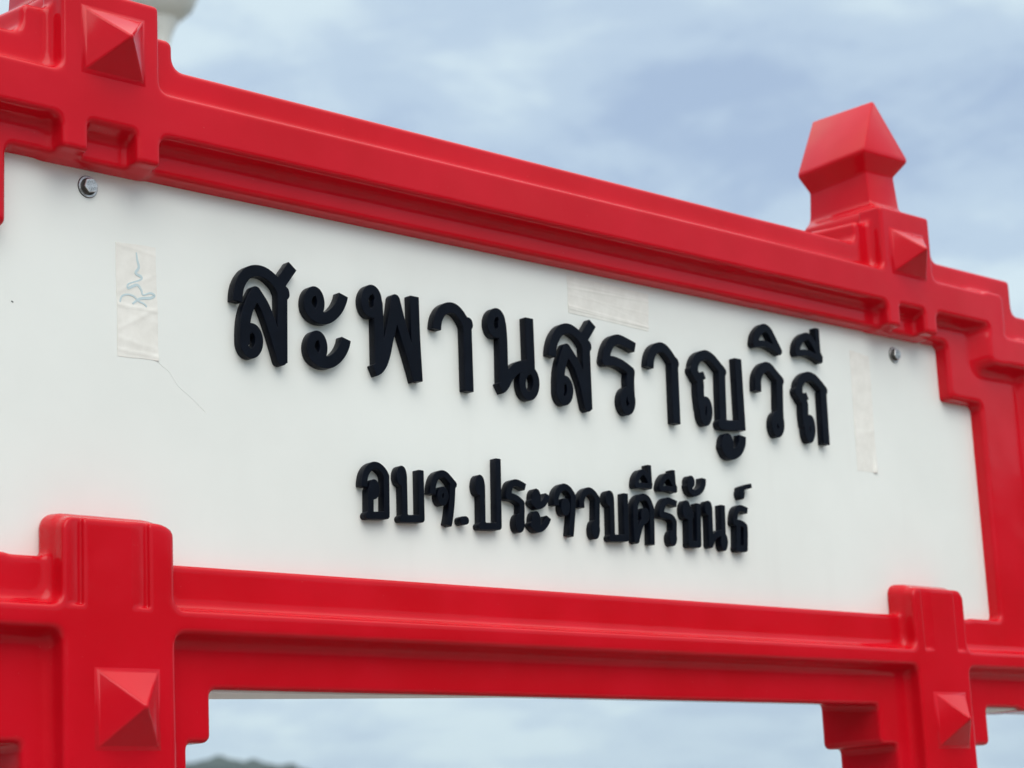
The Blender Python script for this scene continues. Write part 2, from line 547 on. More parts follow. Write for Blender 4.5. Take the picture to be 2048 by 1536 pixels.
# legs carry on to the deck
LEG_BOT = -SIGN_Z * 1000
for s_ in (-1, 1):
    bm = bmesh.new()
    c_ = 717 + s_ * PC
    box_bm(bm, sgn(c_ - 96, LEG_BOT + 60, 21), sgn(c_ + 96, -655, BK))
    box_bm(bm, sgn(c_ - 62, LEG_BOT + 60, 45), sgn(c_ + 63, -655, 20.8))
    box_bm(bm, sgn(c_ - 150, LEG_BOT, 90), sgn(c_ + 150, LEG_BOT + 60, BK - 45))
    link('lower_leg', bm_mesh('lower_leg', bm), M_RED, sign, UP)

# --- finials on the posts
def finial(c_):
    def ring_(w, h, tf, tb):
        return [sgn(c_ - h, w, tf), sgn(c_ + h, w, tf), sgn(c_ + h, w, tb), sgn(c_ - h, w, tb)]
    bm = bmesh.new()
    lp = [ring_(170, 61, 38, -106), ring_(203, 57, 37, -106), ring_(209, 55, 35, -105), ring_(221, 40, 14, -108), ring_(228, 37, 9, -108),
          ring_(270, 35, 5, -106), ring_(294, 54, 20, -112), ring_(300, 54, 20, -112), ring_(398, 3, 4, -114)]
    for k in (5, 6, 7):                                    # the head sits a little out of level
        lp[k] = [(x, y, z + (0.008 if i < 2 else 0.0) + (0.002 if i in (1, 2) else 0.0)) for i, (x, y, z) in enumerate(lp[k])]
    rings(bm, lp)
    es = [e_ for e_ in bm.edges if e_.calc_length() > 0.004]
    bmesh.ops.bevel(bm, geom=es, offset=0.0035, segments=2, profile=0.6, affect='EDGES', clamp_overlap=True)
    return smooth(bm_mesh('finial', bm), 50)
for c_ in (3.0, 1431.0):
    link('finial', finial(c_), M_RED, sign, UP)
# --- pyramid bosses
def boss(c_, w_, hu, hw, ht):
    bm = bmesh.new()
    sl_ = ht / hu
    def rg(g_, t_): return [sgn(c_ + a_ * (hu + g_), w_ + b_ * (hw + g_), t_) for a_, b_ in ((-1, -1), (1, -1), (1, 1), (-1, 1))]
    lp = [rg(5.0, 44.6), rg(3.0, 45.3), rg(1.0, 46.4), rg(-1.5, 48.3)]
    for f_ in (0.90, 0.955):
        lp.append([sgn(c_ + a_ * hu * (1 - f_), w_ + b_ * hw * (1 - f_), 45 + 1.2 + ht * f_) for a_, b_ in ((-1, -1), (1, -1), (1, 1), (-1, 1))])
    lp.append([sgn(c_ + a_ * 0.6, w_ + b_ * 0.6, 45 + ht) for a_, b_ in ((-1, -1), (1, -1), (1, 1), (-1, 1))])
    rings(bm, lp)
    es = [e_ for e_ in bm.edges if e_.calc_length() > 0.004]
    es = [e_ for e_ in es if abs(abs(e_.verts[0].co.y) - abs(e_.verts[1].co.y)) > 0.01]
    bmesh.ops.bevel(bm, geom=es, offset=0.0022, segments=3, profile=0.5, affect='EDGES', clamp_overlap=True)
    return smooth(bm_mesh('pyramid_boss', bm), 40)
for c_, w_, hu, hw, ht in ((5, 149, 37, 35, 36), (15, -564, 36, 38, 35), (1430, 141, 40, 33, 36), (1437, -562, 36, 37, 33)):
    link('pyramid_boss', boss(c_, w_, hu, hw, ht), M_RED, sign, UP)

# --- white board, grey closing strip under the rail
bm = bmesh.new()
box_bm(bm, sgn(717 - 1010, -500, 0), sgn(717 + 1010, 90, -6))
link('name_board', bm_mesh('name_board', bm), M_PANEL, sign, UP)
bm = bmesh.new()
for x0, x1 in ((-1118 + 717, 3 - 128), (3 + 128, 1431 - 128), (1431 + 128, 1118 + 717)):
    n_ = 40
    lp = []
    for i in range(n_ + 1):
        u = x0 + (x1 - x0) * i / n_
        wb = -542.2 + 4.6 * min(1.0, max(0.0, (u - 120) / 620)) ** 1.3 if u < 1431 else -541.2 - 0.8 * math.sin((u - 1550) * 0.02)
        f_ = min(1.0, max(0.0, (u - 120) / 560)) if u < 1431 else 0.25
        tb = 11 - 84 * (1 - f_)
        lp.append([sgn(u, -528, 13), sgn(u, wb, 13), sgn(u, wb, tb), sgn(u, -528, tb)])
    rings(bm, lp)
link('closing_strip', bm_mesh('closing_strip', bm), M_PANEL, sign, UP)

# --- raised letters
def catmull(pts, n=7):
    if len(pts) < 3:
        return [np.array(p_, float) for p_ in pts]
    P_ = [np.array(p_, float) for p_ in pts]
    P_ = [2 * P_[0] - P_[1]] + P_ + [2 * P_[-1] - P_[-2]]
    out = []
    for i in range(1, len(P_) - 2):
        p0, p1, p2, p3 = P_[i - 1:i + 3]
        for s_ in range(n):
            x = s_ / n
            out.append(0.5 * ((2 * p1) + (-p0 + p2) * x + (2 * p0 - 5 * p1 + 4 * p2 - p3) * x * x + (-p0 + 3 * p1 - 3 * p2 + p3) * x ** 3))
    out.append(P_[-2])
    return out
def closed(pts, n=6):
    P_ = [np.array(p_, float) for p_ in pts]
    k = len(P_); out = []
    for i in range(k):
        p0, p1, p2, p3 = P_[i - 1], P_[i], P_[(i + 1) % k], P_[(i + 2) % k]
        for s_ in range(n):
            x = s_ / n
            out.append(0.5 * ((2 * p1) + (-p0 + p2) * x + (2 * p0 - 5 * p1 + 4 * p2 - p3) * x * x + (-p0 + 3 * p1 - 3 * p2 + p3) * x ** 3))
    out.append(out[0])
    return out
def letter_mesh(strokes, h=0.7, T=11.0):
    allp = np.concatenate([np.array(p_) for _, _, _, p_ in strokes])
    lo = allp.min(0) - 14; hi = allp.max(0) + 14
    nx, ny = [int(v) for v in np.ceil((hi - lo) / h)]
    X_, Y_ = np.meshgrid(lo[0] + h * np.arange(nx), lo[1] + h * np.arange(ny), indexing='ij')
    D = np.full((nx, ny), 1e3)
    for kind, w_, caps, pts in strokes:
        line = closed(pts) if kind == 'o' else catmull(pts)
        rad = w_ / 2
        if kind == 'o':                                            # bowls are cut a little thinner than stems
            mid = np.mean(line, 0)
            line = [q + (q - mid) / max(np.linalg.norm(q - mid), 1e-9) * w_ * (0.10 if w_ > 10 else 0.065) for q in line]
            rad *= 0.80 if w_ > 10 else 0.87
        seg = [np.linalg.norm(line[i + 1] - line[i]) for i in range(len(line) - 1)]
        cum = np.concatenate([[0], np.cumsum(seg)])
        e0 = line[min(2, len(line) - 1)] - line[0]; e0 = e0 / max(np.linalg.norm(e0), 1e-9)
        e1 = line[-1] - line[max(len(line) - 3, 0)]; e1 = e1 / max(np.linalg.norm(e1), 1e-9)
        cut0 = -((X_ - line[0][0]) * e0[0] + (Y_ - line[0][1]) * e0[1])
        cut1 = (X_ - line[-1][0]) * e1[0] + (Y_ - line[-1][1]) * e1[1]
        for i in range(len(line) - 1):
            a_, b_ = line[i], line[i + 1]
            ab = b_ - a_; l2 = max(ab @ ab, 1e-9)
            fc = np.clip(((X_ - a_[0]) * ab[0] + (Y_ - a_[1]) * ab[1]) / l2, 0, 1)
            d_ = np.hypot(X_ - a_[0] - fc * ab[0], Y_ - a_[1] - fc * ab[1]) - rad
            if kind == 's' and caps[0] == 'b' and cum[i] < rad * 1.5:       # square cut end
                d_ = np.maximum(d_, cut0)
            if kind == 's' and caps[1] == 'b' and cum[-1] - cum[i + 1] < rad * 1.5:
                d_ = np.maximum(d_, cut1)
            D = np.minimum(D, d_)
    # contour by marching squares -> closed loops (saddles keep the two inside corners apart)
    ins = D < 0
    eid = {}; pts2 = []
    def ev(key):
        if key not in eid:
            ax, i, j = key
            i2, j2 = (i + 1, j) if ax == 0 else (i, j + 1)
            f_ = D[i, j] / (D[i, j] - D[i2, j2])
            eid[key] = len(pts2)
            pts2.append((lo[0] + h * (i + (f_ if ax == 0 else 0)), lo[1] + h * (j + (f_ if ax == 1 else 0))))
        return eid[key]
    nb = {}
    s4 = ins[:-1, :-1].astype(int) + ins[1:, :-1] + ins[:-1, 1:] + ins[1:, 1:]
    for i, j in np.argwhere((s4 > 0) & (s4 < 4)):
        i, j = int(i), int(j)
        eb, er, et, el = (0, i, j), (1, i + 1, j), (0, i, j + 1), (1, i, j)
        c_ = (ins[i, j], ins[i + 1, j], ins[i + 1, j + 1], ins[i, j + 1])
        cr = [k for k, (x, y) in zip((eb, er, et, el), ((0, 1), (1, 2), (2, 3), (3, 0))) if c_[x] != c_[y]]
        if len(cr) == 4:
            prs = [(eb, el), (er, et)] if c_[0] else [(eb, er), (et, el)]
        else:
            prs = [tuple(cr)]
        for x, y in prs:
            p_, q_ = ev(x), ev(y)
            nb.setdefault(p_, []).append(q_); nb.setdefault(q_, []).append(p_)
    seen = set(); loops = []
    for s0 in list(nb):
        if s0 in seen:
            continue
        lp = [s0]; seen.add(s0); cur = s0
        while True:
            nxt = [q for q in nb[cur] if q not in seen]
            if not nxt:
                break
            cur = nxt[0]; seen.add(cur); lp.append(cur)
        a_ = np.array([pts2[q] for q in lp])
        area = 0.5 * abs(np.sum(a_[:, 0] * np.roll(a_[:, 1], -1) - a_[:, 1] * np.roll(a_[:, 0], -1)))
        if area > 5.0:
            a_ = 0.5 * a_ + 0.25 * np.roll(a_, 1, 0) + 0.25 * np.roll(a_, -1, 0)
            keep = [0]
            for q in range(1, len(a_) - 1):
                p0, p1 = a_[keep[-1]], a_[q + 1]
                mid = a_[keep[-1] + 1:q + 1]
                dv = p1 - p0; ln = max(np.linalg.norm(dv), 1e-9)
                dev = np.abs((mid[:, 0] - p0[0]) * dv[1] - (mid[:, 1] - p0[1]) * dv[0]) / ln
                if dev.max() > 0.06 or ln > 14:
                    keep.append(q)
            loops.append(a_[keep])
    cu = bpy.data.curves.new('letter', 'CURVE')
    cu.dimensions = '2D'; cu.fill_mode = 'BOTH'
    bev = 0.55
    cu.extrude = (T / 2 - bev) / 1000; cu.bevel_depth = bev / 1000; cu.bevel_resolution = 1; cu.offset = -bev / 1000
    for lp in loops:
        sp2 = cu.splines.new('POLY'); sp2.points.add(len(lp) - 1); sp2.use_cyclic_u = True
        for q, (x, y) in enumerate(lp):
            sp2.points[q].co = ((x - 717) / 1000, y / 1000, 0, 1)
    tmp = bpy.data.objects.new('tmp_letter', cu)
    COL.objects.link(tmp)
    bpy.context.view_layer.update()
    dg = bpy.context.evaluated_depsgraph_get()
    me = bpy.data.meshes.new_from_object(tmp.evaluated_get(dg))
    COL.objects.unlink(tmp); bpy.data.objects.remove(tmp); bpy.data.curves.remove(cu)
    me.transform(Matrix(((1, 0, 0, 0), (0, 0, -1, -(T / 2 + 0.15) / 1000), (0, 1, 0, 0), (0, 0, 0, 1))))
    me.name = 'letter'
    return smooth(me, 32)
GLYPHS = [
 ('so suea, first in the upper line', [
   ('s', 13.5, 'br', [(189.9,-103), (190.6,-94), (192.8,-84.6), (197.4,-75.7), (204.1,-68.2), (211.9,-64.1), (219.7,-62.5), (227.5,-63), (235.2,-65.8), (242.3,-70.3), (248.3,-75.9), (252.1,-82.7)]),
   ('s', 14, 'rr', [(256.9,-82), (257.3,-84.5)]),
   ('s', 14.4, 'bb', [(253.8,-81.1), (251.5,-165.8)]),
   ('s', 14.4, 'bb', [(250.6,-74.1), (260.1,-61.6), (269.5,-49.4)]),
   ('s', 14.4, 'rr', [(215.9,-88.5), (228.7,-105), (241,-134.5), (250.7,-162.5)]),
   ('s', 14.4, 'rr', [(215.9,-88.9), (208.7,-100.5), (202.9,-113.2), (199.7,-126.3), (198.6,-140.1), (198.8,-147.3)]),
   ('o', 14.4, 'rr', [(217.5,-144.9), (216.1,-151.8), (212.5,-157.2), (207.7,-159.6), (203,-158.3), (199.7,-153.9), (198.6,-147.3), (200.1,-140.4), (203.7,-135.1), (208.4,-132.6), (213.1,-133.8), (216.4,-138.3)]),
 ]),
 ('sara a, second in the upper line', [
   ('o', 14.4, 'rr', [(308.4,-87.8), (307,-94.5), (303.8,-99.7), (299.6,-102), (295.4,-100.8), (292.6,-96.5), (291.7,-90.2), (293,-83.5), (296.2,-78.3), (300.5,-76), (304.6,-77.1), (307.5,-81.4)]),
   ('s', 14.4, 'br', [(344.3,-72.9), (341.9,-80.2), (336.7,-89.4), (329.3,-97.6), (320.4,-103.6), (312.4,-105.7), (304.6,-105.3), (297,-102.1), (292.4,-96.4)]),
 ]),
 ('sara a, lower half', [
   ('o', 14.4, 'rr', [(310.8,-140.6), (309.4,-147.2), (306.2,-152.3), (302,-154.5), (297.9,-153.3), (295,-149), (294.1,-142.7), (295.5,-136.2), (298.7,-131), (302.9,-128.8), (307,-129.9), (309.9,-134.3)]),
   ('s', 14.4, 'br', [(346.4,-125.9), (344.2,-133.4), (339,-142.5), (331.7,-150.4), (322.7,-156.3), (314.8,-158.2), (307.1,-157.8), (299.4,-154.4), (294.9,-148.8)]),
 ]),
 ('pho phan, third in the upper line', [
   ('o', 14.4, 'rr', [(396.4,-73.3), (394.9,-80.1), (391.3,-85.5), (386.7,-87.9), (382.2,-86.8), (379.1,-82.4), (378.1,-75.9), (379.6,-69.1), (383.2,-63.7), (387.8,-61.2), (392.3,-62.4), (395.5,-66.8)]),
   ('s', 14.4, 'rr', [(397.5,-75.8), (397.6,-90.2), (397.4,-114.2), (396.7,-148.6)]),
   ('s', 14.4, 'br', [(388.5,-159.1), (395.5,-155.2), (401.9,-147.5), (407.4,-134.9), (412.5,-117), (417.5,-101), (421.8,-84), (425.1,-67.5)]),
   ('s', 14.4, 'rb', [(425.1,-67.5), (431,-88.5), (437.1,-108.4), (447.3,-136.7), (456.1,-164)]),
   ('s', 14.4, 'bb', [(455.5,-58.5), (455.2,-106.6), (456.6,-163.9)]),
 ]),
 ('sara aa, fourth in the upper line', [
   ('s', 13.5, 'br', [(490.3,-95), (491.3,-87.2), (494.2,-79), (499.7,-71.3), (506.7,-66.5), (513.6,-64.4), (520.3,-64.6), (527,-67.7), (532.9,-73.2), (537.7,-79.6), (540.3,-84.9)]),
   ('s', 14, 'rr', [(543.2,-79.7), (543.6,-82)]),
   ('s', 14.4, 'bb', [(541,-81.3), (539.7,-167.1)]),
 ]),
 ('no nu, fifth in the upper line', [
   ('o', 14.4, 'rr', [(599.5,-72.4), (598,-78.8), (594.5,-83.8), (590,-86), (585.7,-84.9), (582.8,-80.8), (582,-74.8), (583.6,-68.4), (587.1,-63.5), (591.5,-61.2), (595.8,-62.2), (598.8,-66.4)]),
   ('s', 14.4, 'rr', [(600.5,-73.8), (601.3,-87.9), (601,-108.7), (599.4,-146.5)]),
   ('s', 14.4, 'br', [(592.7,-157.4), (600.5,-152), (607.5,-141.8), (615.6,-133.3), (626.3,-125.9), (639.3,-122.4), (647,-122.4)]),
   ('s', 14.4, 'br', [(648.7,-59.1), (647.7,-121.9)]),
   ('o', 14.4, 'rr', [(654.4,-143.2), (652.4,-151.2), (648,-157.4), (642.5,-160.1), (637.3,-158.6), (633.8,-153.4), (632.9,-145.7), (634.8,-137.7), (639.1,-131.5), (644.7,-128.8), (649.9,-130.3), (653.5,-135.5)]),
 ]),
 ('so suea, sixth in the upper line', [
   ('s', 13.5, 'br', [(686.9,-104.1), (688.3,-94.5), (692.1,-83.7), (697.8,-74.8), (705.4,-67.7), (713.9,-64), (722.3,-63.7), (731,-66.7), (739,-71.5), (745.2,-77.2), (749,-82.4)]),
   ('s', 14, 'rr', [(752.9,-81.2), (753.2,-83.2)]),
   ('s', 14.4, 'bb', [(749.9,-83.2), (748.3,-166.5)]),
   ('s', 14.4, 'bb', [(747.4,-71.7), (756.8,-60.4), (764.6,-50.2)]),
   ('s', 14.4, 'rr', [(714.3,-91.2), (723.6,-101.7), (732.3,-113.1), (737.4,-124.9), (741.9,-136.4), (747.8,-163.1)]),
   ('s', 14.4, 'rr', [(713.9,-91.7), (708.1,-103.2), (703,-115.8), (699.9,-129.9), (698.8,-141.1), (698.5,-147.7)]),
   ('o', 14.4, 'rr', [(715,-145.9), (713.4,-152.3), (710,-157.3), (705.7,-159.5), (701.7,-158.2), (699,-153.9), (698.4,-147.7), (699.9,-141.3), (703.3,-136.3), (707.6,-134.1), (711.6,-135.3), (714.3,-139.6)]),
 ]),
 ('ro ruea, seventh in the upper line', [
   ('s', 13.5, 'br', [(844,-73), (829.3,-68.8), (813,-65.7), (800.8,-69.9), (792.6,-79.4), (788.1,-89.4), (786,-97.1)]),
   ('s', 13, 'rr', [(785.2,-98.2), (800.1,-96.4), (814.8,-98.8), (826.4,-103.2), (833.5,-107.1)]),
   ('s', 14.4, 'rr', [(833.2,-107.2), (831,-119.1), (830.3,-145.6)]),
   ('o', 14.4, 'rr', [(831.2,-146.9), (829.6,-153.2), (826.4,-158), (822.5,-160), (818.8,-158.8), (816.3,-154.6), (815.8,-148.6), (817.4,-142.3), (820.6,-137.5), (824.5,-135.4), (828.3,-136.6), (830.7,-140.8)]),
 ]),
 ('sara aa, eighth in the upper line', [
   ('s', 13.5, 'br', [(871.2,-96.4), (873,-86.3), (876.9,-77.2), (883.7,-69.9), (892.8,-65.9), (901.3,-66.4), (908.7,-71.1), (915.1,-77.3), (919.7,-83.3)]),
   ('s', 14, 'rr', [(921.8,-83), (922.4,-85)]),
   ('s', 14.4, 'bb', [(920.2,-87), (917.6,-168.7)]),
 ]),
 ('yo ying, ninth in the upper line', [
   ('s', 13.5, 'rr', [(960.6,-91), (962.7,-80.5), (970,-71.1), (980.2,-66.2), (988.9,-65.1), (999.3,-68.6), (1009.4,-76.3), (1017.5,-82.4), (1020.1,-84.6)]),
   ('s', 14.4, 'rr', [(959,-90.4), (965.3,-97.7), (970.6,-104.4), (969.7,-120.5), (971.1,-140.7)]),
   ('s', 11, 'rb', [(965,-100.7), (980.6,-94.1)]),
   ('o', 14.4, 'rr', [(985.1,-144.3), (983.6,-151.2), (980.8,-156.5), (977.5,-158.6), (974.5,-157.1), (972.7,-152.4), (972.6,-145.6), (974.1,-138.7), (976.8,-133.5), (980.2,-131.3), (983.1,-132.8), (984.9,-137.5)]),
   ('s', 14.4, 'rr', [(1017.2,-85.7), (1015.8,-108), (1013.3,-157.4)]),
   ('s', 14.4, 'rb', [(1009.6,-160), (1024.8,-159.9), (1053.6,-157.5)]),
   ('s', 14.4, 'bb', [(1053.7,-61.9), (1052.5,-164.1)]),
 ]),
 ('sara uu, below the ninth letter', [
   ('o', 14.4, 'rr', [(1024.7,-186.2), (1023.6,-190.4), (1021.3,-193.6), (1018.6,-194.9), (1016.1,-194.1), (1014.5,-191.3), (1014.2,-187.2), (1015.3,-183), (1017.5,-179.8), (1020.3,-178.5), (1022.8,-179.3), (1024.4,-182.1)]),
   ('s', 14.4, 'br', [(1052.1,-172.1), (1049.7,-183.8), (1040.9,-194.9), (1027.1,-200.9), (1017.6,-198.5), (1012.9,-191)]),
 ]),
 ('wo waen, tenth in the upper line', [
   ('s', 13.5, 'br', [(1092.9,-103.9), (1094.9,-85.4), (1101.8,-74), (1112.9,-66.2), (1123.1,-66.9), (1132.6,-74.1), (1144.7,-82.9)]),
   ('s', 14.4, 'rr', [(1141.6,-86), (1138.4,-124.1), (1137.1,-145.4)]),
   ('o', 14.4, 'rr', [(1138.6,-146.7), (1137,-152.9), (1133.9,-157.6), (1130.3,-159.6), (1127,-158.3), (1125,-154.1), (1124.7,-148.1), (1126.3,-142), (1129.4,-137.3), (1133,-135.3), (1136.3,-136.5), (1138.4,-140.7)]),
 ]),
 ('sara i, above the tenth letter', [
   ('s', 12, 'rr', [(1094.8,-34.4), (1098.1,-24.6), (1106,-15.2), (1116.9,-9), (1126.9,-12.4), (1133.9,-21.4), (1140.9,-31.2), (1146.4,-39.4)]),
   ('s', 9, 'rr', [(1094.6,-36), (1114.3,-32.3), (1132.3,-35.7), (1146.2,-40.9)]),
 ]),
 ('sara ii, above the last letter', [
   ('s', 11, 'rr', [(1187.7,-35.7), (1190.6,-24.8), (1198.9,-15.2), (1211.5,-8.9), (1221.7,-13), (1230.1,-22.9), (1239.9,-37.2)]),
   ('s', 9, 'rr', [(1187.5,-37.3), (1207.3,-33.8), (1226.1,-36.6), (1239.9,-41.6)]),
   ('s', 9.5, 'br', [(1236.6,6.4), (1236.2,-28.3)]),
 ]),
 ('tho thung, last in the upper line', [
   ('s', 13.5, 'rr', [(1185.3,-94.7), (1187.2,-83.7), (1196.7,-73.7), (1209.1,-68.7), (1222,-70.7), (1234.2,-78.6), (1243.4,-85.8)]),
   ('s', 14.4, 'rr', [(1182.2,-94.7), (1189.7,-102.6), (1195.4,-110.4), (1194.5,-125.7), (1195.5,-140.9)]),
   ('s', 11, 'rb', [(1188.3,-105), (1202.9,-98.5)]),
   ('o', 14.4, 'rr', [(1208.3,-146.4), (1206.8,-153.5), (1204.2,-158.7), (1201.4,-160.8), (1199,-159.2), (1197.7,-154.4), (1197.8,-147.5), (1199.3,-140.5), (1201.9,-135.2), (1204.7,-133.1), (1207.1,-134.7), (1208.5,-139.5)]),
   ('s', 14.4, 'bb', [(1240.2,-88.4), (1238.5,-166.4)]),
 ]),
 ('o ang, first in the lower line', [
   ('s', 8.9, 'br', [(366.4,-299.9), (367.2,-292), (369.7,-284.3), (374.6,-277.8), (381.5,-273.7), (388.3,-273.6), (394.5,-276.7), (399.1,-281.3), (400.8,-286.1)]),
   ('s', 8.9, 'rr', [(400.9,-284.6), (399.4,-331.4)]),
   ('s', 8.9, 'rr', [(371.4,-333.3), (399.4,-331.4)]),
   ('s', 8.9, 'rr', [(376.1,-304), (374.9,-332.8)]),
   ('o', 8.9, 'rr', [(385.3,-301.5), (384.6,-305.3), (383.1,-308.2), (381.1,-309.3), (379.2,-308.5), (377.9,-305.8), (377.6,-302.1), (378.2,-298.3), (379.8,-295.4), (381.8,-294.3), (383.6,-295.1), (384.9,-297.8)]),
 ]),
 ('bo baimai, second in the lower line', [
   ('o', 8.9, 'rr', [(428.3,-281.8), (427.6,-285.8), (426,-288.8), (424.1,-290), (422.3,-289.1), (421,-286.3), (420.7,-282.5), (421.4,-278.6), (422.9,-275.6), (424.9,-274.4), (426.7,-275.2), (427.9,-278)]),
   ('s', 8.9, 'rr', [(428.5,-282.6), (427.4,-332.4)]),
   ('s', 8.9, 'rr', [(423.6,-333.3), (453.6,-331.5)]),
   ('s', 8.9, 'br', [(455.2,-272.6), (453.8,-331.6)]),
 ]),
 ('cho chan, third in the lower line', [
   ('s', 8.9, 'br', [(472.6,-300.4), (473.6,-291.4), (477.2,-281.9), (482.5,-276.4), (489.8,-274.1), (495.9,-275.8), (501.8,-280.6), (507.9,-285.7)]),
   ('s', 8.9, 'rb', [(505.5,-287.2), (503.4,-306), (499.8,-325.6), (496.6,-336.4)]),
   ('o', 8.9, 'rr', [(493.5,-301), (492.6,-304.7), (490.8,-307.6), (488.4,-308.7), (486.2,-307.9), (484.7,-305.4), (484.2,-301.7), (485.1,-298), (486.9,-295.2), (489.2,-294), (491.5,-294.8), (493,-297.4)]),
 ]),
 ('full stop after the third letter of the lower line', [
   ('s', 10.5, 'rr', [(519.9,-328.9), (524.5,-328.3)]),
 ]),
 ('po pla, fourth in the lower line', [
   ('o', 8.9, 'rr', [(554.1,-282.8), (553.3,-287.2), (551.7,-290.5), (549.8,-291.8), (547.9,-290.8), (546.7,-287.7), (546.5,-283.4), (547.3,-279), (548.8,-275.7), (550.8,-274.3), (552.6,-275.4), (553.8,-278.4)]),
   ('s', 8.9, 'rr', [(554.5,-282.8), (552.4,-332.9)]),
   ('s', 8.9, 'rr', [(549.3,-333.6), (578.7,-332)]),
   ('s', 8.9, 'br', [(582.9,-247), (579.4,-331.7)]),
 ]),
 ('ro ruea, fifth in the lower line', [
   ('s', 8.9, 'br', [(627.5,-279.3), (619.9,-276.4), (612.2,-274.8), (604.3,-277.2), (600.3,-283.2), (598,-291)]),
   ('s', 8.9, 'rr', [(597.4,-293.1), (605.8,-293.2), (613.4,-295.5), (620.3,-299.7)]),
   ('s', 8.9, 'rr', [(620.5,-300.1), (618.8,-322.5)]),
   ('o', 8.9, 'rr', [(619.1,-324.9), (618.4,-328.7), (616.8,-331.6), (614.8,-332.8), (613,-331.9), (611.8,-329.2), (611.6,-325.4), (612.3,-321.6), (613.9,-318.7), (615.9,-317.6), (617.7,-318.4), (618.9,-321.1)]),
 ]),
 ('sara a, sixth in the lower line', [
   ('o', 8.9, 'rr', [(649,-290.7), (648.4,-294.4), (647,-297.1), (645.2,-298.2), (643.7,-297.4), (642.6,-294.8), (642.4,-291.3), (643.1,-287.6), (644.5,-284.9), (646.2,-283.8), (647.8,-284.6), (648.9,-287.2)]),
   ('s', 8.9, 'br', [(666,-285.4), (662.2,-292.6), (655.1,-299.1), (647,-301), (640.1,-297.2)]),
 ]),
 ('sara a, lower half', [
   ('o', 8.9, 'rr', [(647.1,-319.4), (646.4,-323.1), (645,-325.8), (643.3,-326.9), (641.7,-326), (640.7,-323.5), (640.5,-319.9), (641.2,-316.2), (642.5,-313.4), (644.3,-312.3), (645.8,-313.2), (646.9,-315.8)]),
   ('s', 8.9, 'br', [(665.9,-314.2), (661.4,-321.4), (653,-328.7), (644.3,-330.4), (637.4,-326)]),
 ]),
 ('cho chan, seventh in the lower line', [
   ('s', 8.9, 'br', [(680,-297.9), (680.7,-289.2), (684.1,-281.2), (690.1,-275.4), (697.1,-273.1), (704.3,-275.7), (709.4,-280.6), (712.2,-285.3)]),
   ('s', 8.9, 'rb', [(711.8,-284.8), (709.8,-302.5), (703.9,-335.3)]),
   ('o', 8.9, 'rr', [(700.2,-298.5), (699.4,-302.1), (697.9,-304.8), (696,-305.8), (694.2,-305), (693.1,-302.6), (692.8,-299.1), (693.6,-295.6), (695.1,-292.9), (697,-291.8), (698.8,-292.6), (699.9,-295.1)]),
 ]),
 ('wo waen, eighth in the lower line', [
   ('s', 8.9, 'br', [(726.2,-297.5), (727,-287.5), (732.1,-278.8), (740.7,-274.3), (748.8,-277), (754.9,-283.4)]),
   ('s', 8.9, 'rr', [(755.5,-283.3), (752.4,-318.9)]),
   ('o', 8.9, 'rr', [(752.6,-323.8), (751.8,-327.8), (750.5,-330.8), (748.9,-332), (747.4,-331), (746.5,-328.2), (746.5,-324.2), (747.2,-320.1), (748.5,-317.1), (750.1,-315.9), (751.6,-316.9), (752.5,-319.8)]),
 ]),
 ('bo baimai, ninth in the lower line', [
   ('o', 8.9, 'rr', [(781.8,-281.2), (781,-284.3), (779.5,-286.6), (777.6,-287.6), (775.9,-286.9), (774.7,-284.8), (774.5,-281.7), (775.2,-278.6), (776.7,-276.2), (778.6,-275.3), (780.4,-276), (781.5,-278.1)]),
   ('s', 8.9, 'rr', [(782,-281.6), (779.8,-332.2)]),
   ('s', 8.9, 'rr', [(777.5,-332.9), (805.8,-331.5)]),
   ('s', 8.9, 'br', [(808.5,-272.4), (805.8,-331.2)]),
 ]),
 ('kho khwai, tenth in the lower line', [
   ('s', 8.9, 'bb', [(824.5,-335.7), (824.4,-318.5), (825.1,-297.9), (827.2,-286.4), (830.7,-279.9), (836.7,-275.8), (844.3,-274.3), (851.5,-277.4), (855.7,-284.7), (857.3,-293.4), (854.4,-336.8)]),
   ('o', 8.9, 'rr', [(847.3,-298.8), (846.5,-302), (845,-304.4), (843.1,-305.3), (841.4,-304.6), (840.2,-302.4), (840,-299.3), (840.8,-296.2), (842.3,-293.8), (844.2,-292.8), (845.9,-293.5), (847,-295.7)]),
   ('s', 8.9, 'rr', [(841.6,-305.4), (835.1,-311.6), (829.7,-322.2), (825.5,-332.8)]),
 ]),
 ('sara ii, above the tenth letter of the lower line', [
   ('s', 8, 'rr', [(830.7,-259), (832.9,-250.7), (838.8,-243.4), (845.7,-241.5), (852.7,-246.9), (857.6,-256.1)]),
   ('s', 7, 'rr', [(830.3,-260), (844.2,-258.9), (857.3,-259.6)]),
   ('s', 7.5, 'br', [(857.2,-230.5), (857.1,-253.8)]),
 ]),
 ('ro ruea, eleventh in the lower line', [
   ('s', 8.9, 'br', [(906.9,-279), (898.7,-277), (889.6,-275.6), (882.9,-279.2), (877.9,-286.7), (875.8,-293.1)]),
   ('s', 8.9, 'rr', [(875.6,-295.4), (886.2,-296), (895.9,-298.4), (900.1,-303.3)]),
   ('s', 8.9, 'rr', [(900.4,-302.8), (898.3,-322.8)]),
   ('o', 8.9, 'rr', [(898.8,-325.2), (898.1,-328.3), (896.7,-330.7), (895.1,-331.7), (893.7,-330.9), (892.8,-328.7), (892.6,-325.6), (893.3,-322.4), (894.7,-320), (896.3,-319.1), (897.8,-319.8), (898.7,-322)]),
 ]),
 ('sara ii, above the eleventh letter of the lower line', [
